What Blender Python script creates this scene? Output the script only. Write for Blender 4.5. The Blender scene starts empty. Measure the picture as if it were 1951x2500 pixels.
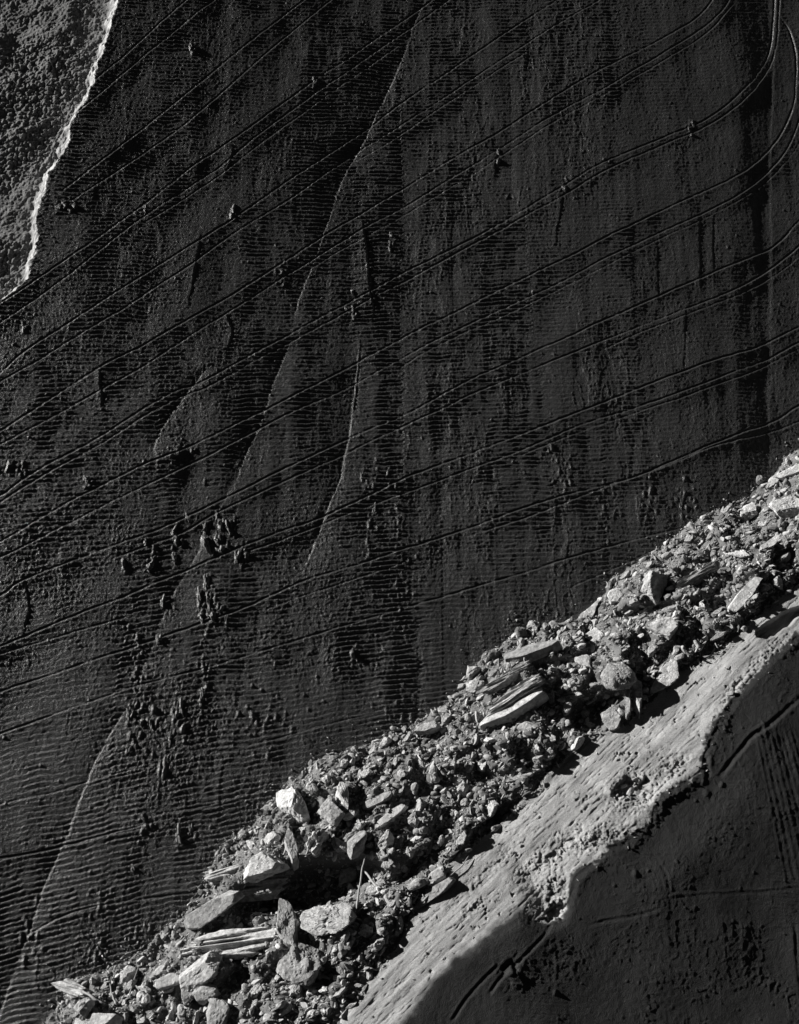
import bpy, math, time
import numpy as np
from mathutils import Vector, Matrix
T0 = time.time()
R = math.radians
F = np.float32
sc = bpy.context.scene
COL = sc.collection

# ------------------------------------------------------------------ camera, sun, sky
# Local frame: the big scraped slope is the plane z=0 (x right, y up the slope as seen).
# The whole site is then tilted by TILT so that the slope falls away from the sun.
PITCH, DIST, HALF = R(69), 30.0, 8.52
SUN_AZ, SUN_EL, TILT = R(26), R(7.2), R(16)
sh = Vector((-math.cos(SUN_AZ), math.sin(SUN_AZ), 0))
sun_local = (sh*math.cos(SUN_EL) + Vector((0, 0, 1))*math.sin(SUN_EL)).normalized()
up_local = (Vector((0, 0, 1))*math.cos(TILT) + sh*math.sin(TILT)).normalized()
ROT = up_local.rotation_difference(Vector((0, 0, 1))).to_matrix().to_4x4()

cam = bpy.data.cameras.new('camera'); camo = bpy.data.objects.new('camera', cam); COL.objects.link(camo)
Cc = Vector((0, -math.cos(PITCH), math.sin(PITCH)))*DIST
fw = (-Cc).normalized(); rt = Vector((1, 0, 0)); upv = rt.cross(fw)
M = Matrix.Identity(4)
for i in range(3):
    M[i][0] = rt[i]; M[i][1] = upv[i]; M[i][2] = -fw[i]; M[i][3] = Cc[i]
camo.matrix_world = ROT @ M
cam.sensor_fit = 'HORIZONTAL'; cam.sensor_width = 36
cam.lens = 18/(HALF/DIST); cam.clip_start = 0.1; cam.clip_end = 3000
sc.camera = camo

sun_w = (ROT.to_3x3() @ sun_local).normalized()
sl = bpy.data.lights.new('sun', 'SUN'); sl.energy = 5.0; sl.angle = R(0.5); sl.color = (1, 0.985, 0.96)
so = bpy.data.objects.new('sun', sl); COL.objects.link(so)
so.rotation_euler = sun_w.to_track_quat('Z', 'Y').to_euler()
w = bpy.data.worlds.new('World'); sc.world = w; w.use_nodes = True
nt = w.node_tree; bg = nt.nodes['Background']
sky = nt.nodes.new('ShaderNodeTexSky'); sky.sky_type = 'NISHITA'; sky.sun_disc = False; sky.air_density = .22; sky.dust_density = .1; sky.altitude = 2500
sky.sun_elevation = math.asin(sun_w.z); sky.sun_rotation = math.atan2(sun_w.x, sun_w.y)
bw = nt.nodes.new('ShaderNodeSeparateColor')       # black and white film behind a red filter: only the sky's red reaches it
nt.links.new(sky.outputs[0], bw.inputs[0]); nt.links.new(bw.outputs[0], bg.inputs[0])
bg.inputs[1].default_value = 0.05
sc.view_settings.view_transform = 'Standard'; sc.view_settings.look = 'None'
sc.view_settings.exposure = 1.05; sc.view_settings.gamma = 1

# ------------------------------------------------------------------ noise
_rs = np.random.RandomState(7)
TAB = _rs.rand(512, 512).astype(F)
def vn(x, y, seed=0):
    x = x + seed*17.37; y = y + seed*31.71
    xi = np.floor(x).astype(np.int32); yi = np.floor(y).astype(np.int32)
    fx = (x-xi).astype(F); fy = (y-yi).astype(F)
    fx = fx*fx*fx*(fx*(fx*6-15)+10); fy = fy*fy*fy*(fy*(fy*6-15)+10)
    x0 = xi & 511; x1 = (xi+1) & 511; y0 = yi & 511; y1 = (yi+1) & 511
    a = TAB[x0, y0]; b = TAB[x1, y0]; c = TAB[x0, y1]; d = TAB[x1, y1]
    return (a + (b-a)*fx + (c-a)*fy + (a-b-c+d)*fx*fy)*2-1
def fbm(x, y, seed=0, o=4, g=0.5, l=2.03):
    s = 0; a = 1
    for k in range(o):
        s = s + a*vn(x, y, seed+k*3); x = x*l; y = y*l; a *= g
    return s
def sst(a, b, x):
    t = np.clip((x-a)/(b-a), 0, 1); return t*t*(3-2*t)
def rot(x, y, deg):
    c, s = math.cos(R(deg)), math.sin(R(deg)); return x*c+y*s, -x*s+y*c

# ------------------------------------------------------------------ photo position -> site position at height z
CcA = np.array(Cc); fwA = np.array(fw); upA = np.array(upv)
def site(px, py, z=0.0):
    k = HALF/DIST/852.0
    d = fwA + np.array((1, 0, 0))*(px-852)*k + upA*(1091.5-py)*k
    t = (z-CcA[2])/d[2]; p = CcA + d*t
    return p[0], p[1]
def line(pts, z=0.0): return np.array([site(p[0], p[1], z) for p in pts])
def smooth(pts, step=0.06):
    P = np.vstack([2*pts[0]-pts[1], pts, 2*pts[-1]-pts[-2]]); out = []
    for i in range(1, len(P)-2):
        n = max(2, int(np.linalg.norm(P[i+1]-P[i])/step))
        t = np.linspace(0, 1, n, endpoint=False)[:, None]
        p0, p1, p2, p3 = P[i-1], P[i], P[i+1], P[i+2]
        c = 0.5*((2*p1)+(-p0+p2)*t+(2*p0-5*p1+4*p2-p3)*t*t+(-p0+3*p1-3*p2+p3)*t**3)
        out.append(p1+(p2-p1)*t if np.linalg.norm(p2-p1) > 4*min(np.linalg.norm(p1-p0), np.linalg.norm(p3-p2))+2 else c)
    out.append(P[-2][None]); return np.vstack(out)

# ------------------------------------------------------------------ the terrain grid
ST = 0.0168
xs = np.arange(-11.2, 11.2, ST, dtype=F); ys = np.arange(-13.2, 15.4, ST, dtype=F)
NX, NY = len(xs), len(ys)
X, Y = np.meshgrid(xs, ys)              # shape NY, NX

def coarse_dist(poly, x, y):            # distance to an open polyline at scattered points
    d = np.full(x.shape, 1e9, F)
    for a, b in zip(poly[:-1], poly[1:]):
        ab = b-a; L = ab@ab
        t = np.clip(((x-a[0])*ab[0]+(y-a[1])*ab[1])/L, 0, 1)
        d = np.minimum(d, np.hypot(x-a[0]-t*ab[0], y-a[1]-t*ab[1]))
    return d
cx = np.arange(-11.4, 11.5, 0.08); cy = np.arange(-13.4, 15.6, 0.08); CX, CY = np.meshgrid(cx, cy)
def up(A, x, y):
    fx = (x-cx[0])/0.08; fy = (y-cy[0])/0.08
    i = np.clip(fx.astype(int), 0, len(cx)-2); j = np.clip(fy.astype(int), 0, len(cy)-2)
    fx = (fx-i); fy = (fy-j)
    return (A[j, i]*(1-fx)*(1-fy)+A[j, i+1]*fx*(1-fy)+A[j+1, i]*(1-fx)*fy+A[j+1, i+1]*fx*fy).astype(F)

EDGE_U = line([(-700, 2650), (60, 2240), (110, 2150), (130, 2095), (250, 2050), (330, 2008), (395, 1930), (440, 1850), (500, 1785), (555, 1725), (600, 1690), (650, 1640),
  (740, 1600), (820, 1572), (900, 1540), (950, 1500), (1000, 1430), (1040, 1385), (1120, 1332), (1220, 1320), (1270, 1290), (1300, 1240), (1400, 1172), (1490, 1112), (1570, 1070),
  (1640, 1012), (1704, 950), (2300, 480)], 0.0)
def hc_s(s): return np.interp(s, [-14, -7.5, -2.5, 5, 12], [2.35, 2.3, 1.95, 1.5, 1.3])
def linez(pts, k):
    o_ = []
    for p in pts:
        z = 1.8
        for _ in range(4):
            a, b = site(p[0], p[1], k*z); z = float(hc_s((a+b)*.7071))
        o_.append(site(p[0], p[1], k*z))
    return np.array(o_)
EDGE_L = linez([(250, 2700), (640, 2300), (730, 2185), (790, 2100), (850, 2010), (895, 1930), (945, 1862), (1020, 1790), (1120, 1700), (1200, 1615), (1260, 1565), (1330, 1545), (1390, 1500),
  (1440, 1442), (1540, 1385), (1600, 1330), (1704, 1245), (2300, 850)], 0.52)
CREST = linez([(300, 2800), (800, 2240), (862, 2183), (905, 2120), (970, 2045), (1040, 1990), (1110, 1950), (1160, 1975), (1195, 1960), (1215, 1900), (1225, 1870), (1285, 1812), (1290, 1800), (1345, 1780), (1385, 1755),
  (1392, 1720), (1400, 1695), (1440, 1670), (1490, 1640), (1498, 1615), (1505, 1585), (1530, 1540), (1562, 1490), (1600, 1445), (1640, 1405), (1704, 1352), (2300, 1000)], 1.0)
RIM = line([(420, -420), (300, -160), (258, -40), (244, 10), (236, 40), (212, 110), (192, 170), (167, 220), (142, 262), (137, 300), (112, 345), (94, 380), (86, 410), (74, 450), (76, 500), (66, 540), (45, 592), (12, 625), (-40, 650), (-400, 900)], 0.0)

def sdist_x(poly):                      # + below / right of a left-to-right line
    d = coarse_dist(poly, CX, CY)
    return np.where(CY < np.interp(CX, poly[:, 0], poly[:, 1]), d, -d)
def inside_sign(poly):                  # crest is not single valued: parity of crossings above
    c = np.zeros(CX.shape, int)
    for a, b in zip(poly[:-1], poly[1:]):
        x0, x1 = a[0], b[0]
        m = ((CX >= min(x0, x1)) & (CX < max(x0, x1)))
        yy = a[1]+(b[1]-a[1])*(CX-x0)/(x1-x0+1e-9)
        c += m & (yy > CY)
    return c % 2 == 1
dU_c = sdist_x(EDGE_U)
dL_c = coarse_dist(EDGE_L, CX, CY); dL_c = np.where(inside_sign(EDGE_L), -dL_c, dL_c)   # + on heap side
dC_c = coarse_dist(CREST, CX, CY); dC_c = np.where(inside_sign(CREST), -dC_c, dC_c)     # + on bank side
o = np.argsort(RIM[:, 1])
rimx = np.interp(CY, RIM[o, 1], RIM[o, 0])
dR_c = coarse_dist(RIM, CX, CY); dR_c = np.where(CX < rimx, dR_c, -dR_c)                # + on rough ground

jit = (fbm(X*1.6, Y*1.6, 41, 3)*0.09 + fbm(X*7, Y*7, 44, 2)*0.035).astype(F)
dU = up(dU_c, X, Y) + jit
dL = up(dL_c, X, Y) - jit*0.7
dR = up(dR_c, X, Y) + fbm(X*3, Y*3, 51, 3)*0.06 + fbm(X*11, Y*11, 53, 2)*0.025
lipmask = sst(1.2, 3.6, X)              # the crest is a ragged lip on the right, rounded on the left
dC = up(dC_c, X, Y) + (fbm(X*2.6, Y*2.6, 61, 5, .6)*0.08+fbm(X*16, Y*16, 64, 3)*.05)*(0.25+0.75*lipmask)
PXg = 852 + X/0.01                      # rough photo x, only for slowly varying heights
HC = hc_s((X+Y)*.7071).astype(F)
heap = sst(0, 0.05, dU)*sst(0, 0.03, dL)
bank = (dL <= 0) & (dC > 0)
dCs = up(dC_c, X, Y) + .05*vn(X*1.5, Y*1.5, 62)
ifU = np.clip(dU, 0, None); ifC = np.clip(dCs, 0, None)
f = ifU/(ifU+ifC+1e-6)
ramp_soft = f**1.1
ramp_hard = f**1.1
ramp = ramp_soft*(1-lipmask)+ramp_hard*lipmask
Z = HC*ramp
out = np.clip(-dCs, 0, None)
plane_m = (dCs <= 0) & (dU > 0)
Z = np.where(plane_m, HC + 0.05*np.minimum(out, 1.0) + .05*sst(0, .18, out)*lipmask + 0.018*np.minimum(out, 6) - lipmask*0.012*(1-np.exp(-out/0.05)) , Z)
Z = np.where(dU <= 0, 0, Z)
base = np.zeros_like(X)

# ---- heap body
g = ifU/(ifU+np.clip(dL, 0, None)+1e-6)
mound = (np.sin(np.pi*np.clip(g, 0, 1)**0.9).clip(0)**0.45)
hp = 0.20*mound + 0.09*fbm(X*1.9, Y*1.9, 73, 2)*mound + 0.15*fbm(X*0.9, Y*0.9, 71, 3)*mound + sst(0.75, 0.92, g)*(1-sst(0.92, 1.0, g))*0.03 - .10*sst(.88, .97, g)
clod = fbm(X*2.6, Y*2.6, 75, 3)*0.15 + fbm(X*7, Y*7, 79, 2)*0.03
Z = Z + heap*(hp + clod*np.clip(mound*1.3, 0, 1))
def gauss(px, py, z, sx, sy, ang=0):
    a, b = site(px, py, z); u, v = rot(X-a, Y-b, ang)
    return np.exp(-(u/sx)**2-(v/sy)**2)
PITS = [(650, 1888, 1.0, 1.1, .46, 8, -.95), (560, 1925, .8, .55, .16, 5, -.35), (1255, 1525, .9, .42, .32, 20, -.5), (1300, 1490, .9, .35, .16, 5, -.35), (770, 1850, .9, .5, .2, -10, -.3),
        (505, 2095, .6, .35, .2, 40, -.3), (900, 1840, 1., .6, .22, 35, -.3), (1400, 1262, .5, .25, .25, 0, -.2), (1380, 1300, .5, .6, .12, 5, -.25), (1150, 1420, .5, .6, .13, 8, -.2),
        (670, 1735, .4, .25, .2, 0, -.22), (1180, 1660, 1., .5, .13, 45, -.22), (1050, 1755, 1., .5, .13, 42, -.22), (690, 2085, .9, .3, .2, 20, -.2)]
for (px, py, z, sx, sy, an, h) in PITS:
    q = gauss(px, py, z, sx, sy, an); Z = Z + 1.25*heap*h*sst(0.1, 0.75, q)
HUMPS = [(560, 1850, .5, .55, .35, 20, .22), (1090, 1470, .5, .7, .4, 20, .15), (1230, 1580, 1., .3, .2, 40, .12), (1310, 1440, .6, .5, .4, 20, .2), (430, 2085, .6, .5, .3, 40, .15)]
for (px, py, z, sx, sy, an, h) in HUMPS:
    Z = Z + heap*h*gauss(px, py, z, sx, sy, an)

# ---- bank: streaks drawn out along its length, pits, broken patches
bu, bv = rot(X, Y, 43)
bm = sst(-0.02, 0.12, -dL)*sst(-0.05, 0.1, dC)
streak = fbm(bu*0.8+5, bv*7, 81, 4)*0.006 + fbm(bu*3, bv*26, 83, 2)*0.0025
pit = sst(0.6, 1.0, fbm(bu*2.0, bv*14, 85, 3))*0.012 + sst(0.5, .9, fbm(bu*6, bv*26, 86, 3))*0.013 + sst(0.55, .9, vn(bu*12, bv*30, 89))*.003
Z = Z + bm*(0.035*fbm(bu*.35, bv*1.3, 87, 2) + streak - pit)
rough = np.zeros_like(X)
for (px, py, z, sx, sy, an, k) in [(1345, 1690, 1.7, .42, .32, 20, 1), (1270, 1790, 1.7, .5, .2, 20, .8), (1185, 1900, 1.8, .3, .35, 0, .7), (1430, 1640, 1.6, .55, .22, 30, .5), (1180, 1820, 1.7, .8, .2, 35, .55),
      (1560, 1480, 1.4, .5, .12, 50, .6), (1640, 1400, 1.3, .6, .15, 45, .6), (1010, 1935, 1.8, .25, .1, 40, .5), (1050, 1850, 1.7, 1.2, .12, 42, .3), (1330, 1780, 1.7, .5, .15, 20, .6)]:
    rough = np.maximum(rough, k*gauss(px, py, z, sx, sy, an))
rn = fbm(X*8, Y*8, 91, 5, .6)
Z = Z + bm*rough*(np.abs(rn)*0.105 - 0.05 - 0.05*rough)
Z = Z - bm*0.20*sst(.35, .75, gauss(1190, 1945, 1.8, .26, .24, 0)+.3*rn)
Z = Z - bm*0.18*sst(.3, .75, gauss(1352, 1675, 1.7, .36, .2, 25)+.3*rn)
Z = Z - bm*0.22*sst(.35, .5, gauss(1668, 1325, 1.1, .62, .17, 32)+.25*fbm(X*2.5, Y*2.5, 94, 3))

# ---- lower right terrace
tm = sst(0, 0.25, -dC)*(dU > 0)
tz = fbm(X*0.35, Y*0.35, 101, 3)*0.055 + fbm(X*1.4, Y*1.1, 104, 3)*0.007
ru, rv = rot(X, Y, -3)
tz = tz + np.sin(rv*2*np.pi/0.065 + vn(X*.7, Y*.7, 103)*3)*0.0011*sst(-.1, .5, vn(X*.6, Y*.6, 107))
worm = lambda s, fx, fy, p: np.clip(1-np.abs(fbm(X*fx, Y*fy, s, 3))*2.2, 0, 1)**p
wmk = sst(0.12, 0.55, fbm(X*0.8, Y*0.8, 109, 2))
tz = tz + worm(111, 6, 6, 2)*wmk*0.006 + fbm(X*14, Y*14, 113, 2)*0.0022
for (px, py, sx, sy, an, k) in [(1520, 1790, .6, .35, 40, .012), (1370, 2140, .14, .35, -20, .022), (1710, 2200, .3, .2, -30, .02), (1640, 2110, .7, .16, -40, .025), (1450, 2190, .35, .2, 0, .012), (1660, 1640, .3, .4, 0, .01),
      (1100, 2080, .3, .4, 40, .02), (1200, 2050, .35, .3, 30, .02), (1560, 1990, .25, .15, 0, .02), (1430, 2010, .3, .15, 0, .015), (1620, 1560, .35, .1, 45, .03)]:
    tz = tz + .3*k*gauss(px, py, 1.5, sx*1.2, sy*1.2, an)*(worm(117, 7, 7, 1.5)*1.6+fbm(X*10, Y*10, 118, 2)*.8)
Z = Z + tm*tz
# fan of fine rake ridges
a0 = np.array(site(1597, 1575, 1.4)); a1 = np.array(site(1656, 1875, 1.5)); dd = (a1-a0)/np.linalg.norm(a1-a0)
q = (X-a0[0])*(-dd[1])+(Y-a0[1])*dd[0]; s_ = (X-a0[0])*dd[0]+(Y-a0[1])*dd[1]
fan = sst(0, 0.03, q)*(1-sst(.75, 1.0, q))*sst(-.1, .1, s_)*(1-sst(2.2, 3.1, s_+fbm(X*2, Y*2, 119, 2)*.3))
Z = Z + tm*fan*(np.sin(q/(1+s_*0.12)*2*np.pi/0.095)*0.0024 + np.sin(q*2*np.pi/.31+1)*.0020 + .0012*vn(q*9, s_*.5, 120))

# ---- the big scraped slope
sm = sst(0, 0.03, -dR)*(1-sst(0, 0.02, dU))
mac = np.zeros_like(X)
# slow slope change: steeper (darker) at the upper left, flatter to the lower right
sx_ = np.interp(xs, [-11, -6, -3.5, -1, .5, 2, 4, 5.6, 6.6, 7.2, 7.35, 7.88, 7.96, 11], [-.036, -.036, -.028, -.012, .016, .034, .028, .014, .006, -.004, -.082, -.088, .012, .01])
dep_ = (X*0+(CcA[1]*-1+Y)*math.cos(PITCH)+CcA[2]*math.sin(PITCH))/DIST
Xi = X/dep_                              # the scraper's passes fan out slightly down the slope
sx_ = sx_*1.25; prof = np.cumsum(sx_*ST)
mac += np.interp(Xi, xs, prof).astype(F)*sst(-9, 6, Y)
mac += (-.012*sst(6, 15, Y))*(X+8)*.4
mac += np.cumsum(np.interp(ys, [-13, -6, 2, 8, 15], [-.008, -.012, 0, .03, .05])*ST)[:, None].astype(F)
base = mac*(1-sst(0, 1.5, dU)); mac = np.zeros_like(X)
vs = fbm(X*1.7, Y*0.16, 121, 3)*0.010 + fbm(X*4.5, Y*0.35, 125, 2)*0.0035*sst(-3, 1, X)
mac += .75*vs*sst(-8, -2, X+Y*.2) + fbm(X*.8, Y*.35, 127, 3)*0.013
# horizontal tooth marks in columns
ang = np.interp(ys, [-13, -6, 0, 6, 15], [11, 9, 2.5, -1, -3])[:, None]*np.interp(xs, [-11, 0, 4, 9], [1.2, 1, .35, 0])[None, :]
yy = Y*np.cos(np.radians(ang)) - X*np.sin(np.radians(ang))
cw = X/0.62 + fbm(X*.7, Y*.18, 131, 2)*.45; ci = np.floor(cw).astype(int)
offs = _rs.rand(64)*6.28*.35; ampc = .45+.75*_rs.rand(64)
cf = cw-ci; mac += (cf-.5)*((_rs.rand(64)-.5)[ci % 64].astype(F)+.5*vn(ci*3.7, Y*.35, 139))*.009*np.interp(xs, [-11, -4, 0, 4, 5], [.3, .4, 1, 1, .25])[None, :]*sst(-9, -3, Y)
colp = offs[ci % 64].astype(F); cola = ampc[ci % 64].astype(F)
ph = yy*2*np.pi/(0.104+.012*vn(X*.25, Y*.3, 140)*0) + colp + vn(X*1.1, Y*.55, 133)*2.4 + fbm(X*4.0, Y*3.5, 134, 3)*.95
rm = (.42+.58*sst(-.5, .3, fbm(X*.9, Y*.35, 135, 3)))*(.45+.75*sst(-.6, .6, fbm(X*4.0, Y*8, 137, 2)))
rm = rm*np.interp(xs, [-11, -6, -2, 1, 4.6, 5.4, 6.5, 9], [.75, .75, .95, 1.5, 1.5, .8, .3, .2])[None, :]*cola
rip = np.sin(ph)-.45*np.sin(2*ph)+.2*np.sin(3*ph)
mac += rip*rm*0.0070
# crusts and flow wrinkles
wv = worm(141, 6.5, 2.6, 3)
wk = sst(-.1, .5, fbm(X*1.2, Y*.4, 143, 2))*np.interp(xs, [-11, -1, 3, 5, 6, 8], [.35, .5, 1, 1, .55, .3])[None, :]
mac += wv*wk*0.008 + fbm(X*7, Y*2.2, 148, 3)*wk*.004
mac += worm(145, 9, 8, 2)*sst(.1, .5, fbm(X*.6, Y*.5, 147, 2))*np.interp(ys, [-13, -3, 3, 15], [1.3, 1.2, .5, .25])[:, None]*0.007
mac += worm(162, 13, 6.5, 2)*0.0048*(.45+.55*sst(-.5, .5, fbm(X*1.3, Y*.6, 164, 2)))
mac += fbm(X*17, Y*17, 149, 2)*0.0016 + vn(X*33, Y*33, 152)*.0007
Z = Z + sm*mac

# ---- rough ground beyond the rim
gm = sst(0, 0.04, dR)
gd = -0.42*sst(-0.04, 0.30, dR) - 0.085*np.clip(dR, 0, 5)
gz = gd + sst(.05, .4, dR)*np.abs(fbm(X*8.5, Y*8.5, 151, 4))*0.042*(.25+.75*sst(-.35, .25, fbm(X*.7, Y*.7, 153, 2)))+sst(0, .5, dR)*fbm(X*1.1, Y*1.1, 155, 3)*0.05 + sst(0, .2, dR)*fbm(X*16, Y*16, 157, 3)*.011
Z = np.where(dR > 0, gz+ sst(0.02, .1, dR)*(1-sst(.2, .5, dR))*0.03*fbm(X*8, Y*8, 158, 3), Z + .003*np.exp(-np.clip(-dR, 0, 9)/.08)*sst(-.5, .5, fbm(X*4, Y*4, 159, 2)))
Z = Z + base
# spill of clods over the rim
Z = Z + gauss(140, 428, 0, .26, .17, -10)*np.abs(fbm(X*9, Y*9, 161, 3))*.035

# ---- grooves
def groove(pts, z=0.0, w=0.04, dep=0.026, ridge=0.012, ridge2=.006, wob=0.015, side=1, fade=None, seed=0, kz=None):
    P = smooth(line(pts, z) if kz is None else linez(pts, kz))
    t = np.arange(len(P))*0.06
    d_ = np.gradient(P, axis=0); n_ = np.stack([-d_[:, 1], d_[:, 0]], 1); n_ /= np.linalg.norm(n_, axis=1)[:, None]+1e-9
    P = P + n_*(wob*(vn(t*1.3, t*0+seed*3.3, 5)+.5*vn(t*5, t*0+seed*7.7, 6)))[:, None]
    mg = 0.45
    CH = 8
    x0g, y0g = xs[0], ys[0]
    i0 = max(0, int((P[:, 0].min()-mg-x0g)/ST)); i1 = min(NX, int((P[:, 0].max()+mg-x0g)/ST)+1)
    j0 = max(0, int((P[:, 1].min()-mg-y0g)/ST)); j1 = min(NY, int((P[:, 1].max()+mg-y0g)/ST)+1)
    if i1 <= i0 or j1 <= j0: return
    D = np.full((j1-j0, i1-i0), 9., F); S = np.zeros_like(D); TT = np.zeros_like(D)
    for k in range(0, len(P)-1):
        a, b = P[k], P[k+1]
        u0 = max(i0, int((min(a[0], b[0])-mg-x0g)/ST)); u1 = min(i1, int((max(a[0], b[0])+mg-x0g)/ST)+1)
        v0 = max(j0, int((min(a[1], b[1])-mg-y0g)/ST)); v1 = min(j1, int((max(a[1], b[1])+mg-y0g)/ST)+1)
        if u1 <= u0 or v1 <= v0: continue
        x = xs[u0:u1][None, :]; y = ys[v0:v1][:, None]
        ab = b-a; L = ab@ab+1e-12
        tt = np.clip(((x-a[0])*ab[0]+(y-a[1])*ab[1])/L, 0, 1)
        dx = x-a[0]-tt*ab[0]; dy = y-a[1]-tt*ab[1]; d = np.hypot(dx, dy)
        sgn = np.sign(ab[0]*dy-ab[1]*dx)   # + on the left of travel
        sl_ = (slice(v0-j0, v1-j0), slice(u0-i0, u1-i0)); m = d < D[sl_]
        D[sl_] = np.where(m, d, D[sl_]); S[sl_] = np.where(m, -sgn*d, S[sl_]); TT[sl_] = np.where(m, k+tt, TT[sl_])
    ok = D < mg
    n = len(P)
    tn = TT*0.06
    am = .72+.45*vn(tn*1.1, tn*0+seed, 8)+.22*vn(tn*5, tn*0+seed, 9)
    if fade: am = am*np.interp(TT/n, [0, fade, 1-fade, 1], [0, 1, 1, 0])
    pr = -dep*np.exp(-(S/w)**2) + ridge*sst(.2*w, 1.9*w, S)*np.exp(-np.clip(S-1.9*w, 0, 9)/.17)*(1-sst(.28, .44, S)) + ridge2*np.exp(-((S+1.7*w)/(w*.7))**2)
    sl_ = (slice(j0, j1), slice(i0, i1))
    onface = (dU[sl_] < 0.05) & (dR[sl_] < .05) if z == 0.0 and kz is None else np.ones_like(ok)
    Z[sl_] += np.where(ok & onface, pr*am, 0)

G = []
def pair(main, second, mid=None, k=1.0, k2=.8):
    G.append((main, k)); G.append((second, k2))
    if mid: G.append((mid, .45))
pair([(190, 172), (275, 100), (330, 50), (387, 0), (460, -60)], [(151, 241), (240, 165), (342, 80), (442, 0), (520, -60)])
pair([(120, 402), (236, 311), (352, 221), (490, 108), (628, 0), (720, -70)], [(146, 417), (251, 347), (402, 241), (593, 75), (688, 0), (760, -60)])
pair([(-60, 672), (0, 633), (150, 530), (291, 427), (400, 343), (502, 274), (673, 151), (856, 30), (900, 0), (990, -60)], [(-60, 712), (0, 673), (150, 565), (306, 442), (452, 347), (553, 266), (700, 160), (856, 55), (935, 0), (1020, -60)], [(300, 460), (452, 365), (560, 283), (700, 182), (850, 78)])
pair([(-60, 820), (0, 780), (65, 725), (301, 568), (492, 447), (640, 345), (784, 251), (847, 206), (970, 125), (1088, 50), (1173, 0), (1250, -50)], [(-60, 838), (0, 800), (125, 725), (270, 632), (412, 537), (502, 472), (630, 392), (753, 306), (847, 251), (1023, 141), (1199, 35), (1254, 5), (1330, -40)], [(740, 330), (850, 268), (1010, 165), (1120, 100)])
pair([(-60, 945), (0, 906), (211, 765), (301, 718), (472, 618), (593, 542), (698, 472), (847, 387), (960, 320), (1068, 261), (1170, 200), (1264, 146), (1374, 92), (1465, 45), (1515, 0), (1545, -50)], [(-60, 970), (0, 935), (150, 850), (330, 745), (492, 638), (630, 552), (768, 467), (847, 425), (960, 360), (1073, 296), (1168, 236), (1274, 184), (1394, 115), (1500, 50), (1548, 5), (1575, -50)],
     [(640, 560), (775, 482), (855, 440), (1078, 310), (1172, 250), (1280, 196), (1400, 128), (1510, 60), (1568, 0)])
pair([(-60, 1080), (0, 1046), (75, 991), (201, 921), (352, 825), (427, 795), (552, 725), (748, 618), (847, 565), (950, 515), (1048, 467), (1199, 382), (1279, 337), (1415, 281), (1500, 247), (1560, 207), (1610, 156), (1645, 95), (1655, 0), (1654, -60)], [(-60, 1095), (0, 1060), (80, 1008), (205, 936), (356, 840), (440, 805), (560, 738), (755, 632), (850, 582), (1060, 475), (1210, 396), (1290, 350), (1425, 293), (1510, 257), (1570, 218), (1620, 168), (1655, 105), (1664, 10), (1664, -60)])
pair([(-60, 1170), (0, 1144), (85, 1092), (200, 1030), (311, 974), (412, 931), (618, 825), (740, 762), (847, 703), (1048, 608), (1199, 537), (1354, 462), (1485, 402), (1590, 352), (1661, 286), (1696, 211), (1703, 120), (1690, 60), (1662, 20)], [(-60, 1200), (0, 1180), (60, 1150), (200, 1075), (412, 970), (600, 870), (720, 815), (847, 748), (963, 688), (1199, 583), (1290, 537), (1399, 487), (1500, 442), (1600, 388), (1671, 321), (1710, 245), (1735, 160)],
     [(850, 762), (960, 704), (1199, 598), (1399, 500), (1500, 455), (1610, 395), (1690, 320), (1725, 260)])
pair([(-60, 1285), (0, 1260), (50, 1227), (200, 1167), (331, 1117), (502, 1036), (620, 975), (728, 921), (847, 871), (947, 820), (1038, 775), (1158, 725), (1299, 663), (1450, 598), (1550, 557), (1651, 512), (1703, 462), (1760, 400)], [(226, 1187), (370, 1130), (500, 1060), (702, 965), (847, 896), (950, 850), (1048, 805), (1284, 713), (1399, 668), (1565, 605), (1651, 557), (1703, 515), (1760, 460)],
     [(1290, 728), (1400, 682), (1570, 618), (1660, 570), (1715, 528)])
pair([(-60, 1398), (0, 1373), (151, 1308), (286, 1252), (402, 1202), (502, 1157), (600, 1118), (688, 1086), (847, 1011), (897, 990), (1073, 925), (1249, 858), (1349, 820), (1500, 763), (1625, 722), (1703, 685), (1760, 655)], [(500, 1175), (700, 1098), (850, 1040), (947, 1006), (1098, 951), (1249, 890), (1374, 850), (1500, 806), (1625, 758), (1703, 718), (1760, 688)],
     [(1100, 962), (1250, 902), (1380, 860), (1510, 816), (1630, 770), (1710, 728)])
pair([(-60, 1495), (0, 1470), (200, 1400), (487, 1298), (638, 1232), (750, 1196), (847, 1162), (940, 1135), (1048, 1096), (1199, 1046), (1349, 1006), (1450, 966), (1550, 926), (1651, 886), (1703, 856), (1760, 822)], [(1000, 1130), (1160, 1080), (1299, 1026), (1415, 986), (1500, 951), (1560, 932), (1625, 915), (1703, 888), (1760, 860)])
G.append(([(-60, 1580), (0, 1560), (250, 1470), (452, 1413), (700, 1335), (857, 1288), (980, 1252), (1123, 1210), (1299, 1157), (1475, 1112)], .75))
G.append(([(60, 1990), (170, 1940), (352, 1910), (480, 1895), (600, 1855)], .6)); G.append(([(-40, 1834), (90, 1812), (251, 1771), (330, 1752)], .7)); G.append(([(-60, 1725), (80, 1695), (226, 1651), (320, 1630)], .55))
G.append(([(330, 1735), (450, 1712), (560, 1680)], .5)); G.append(([(-40, 2105), (60, 2095), (110, 2085)], .5)); G.append(([(560, 1290), (720, 1236), (860, 1190)], .5)); G.append(([(-60, 1410), (60, 1370), (260, 1310)], .6))
G.append(([(520, 1590), (700, 1540), (830, 1510)], .35)); G.append(([(1220, 1245), (1330, 1195), (1400, 1165)], .4))
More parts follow.
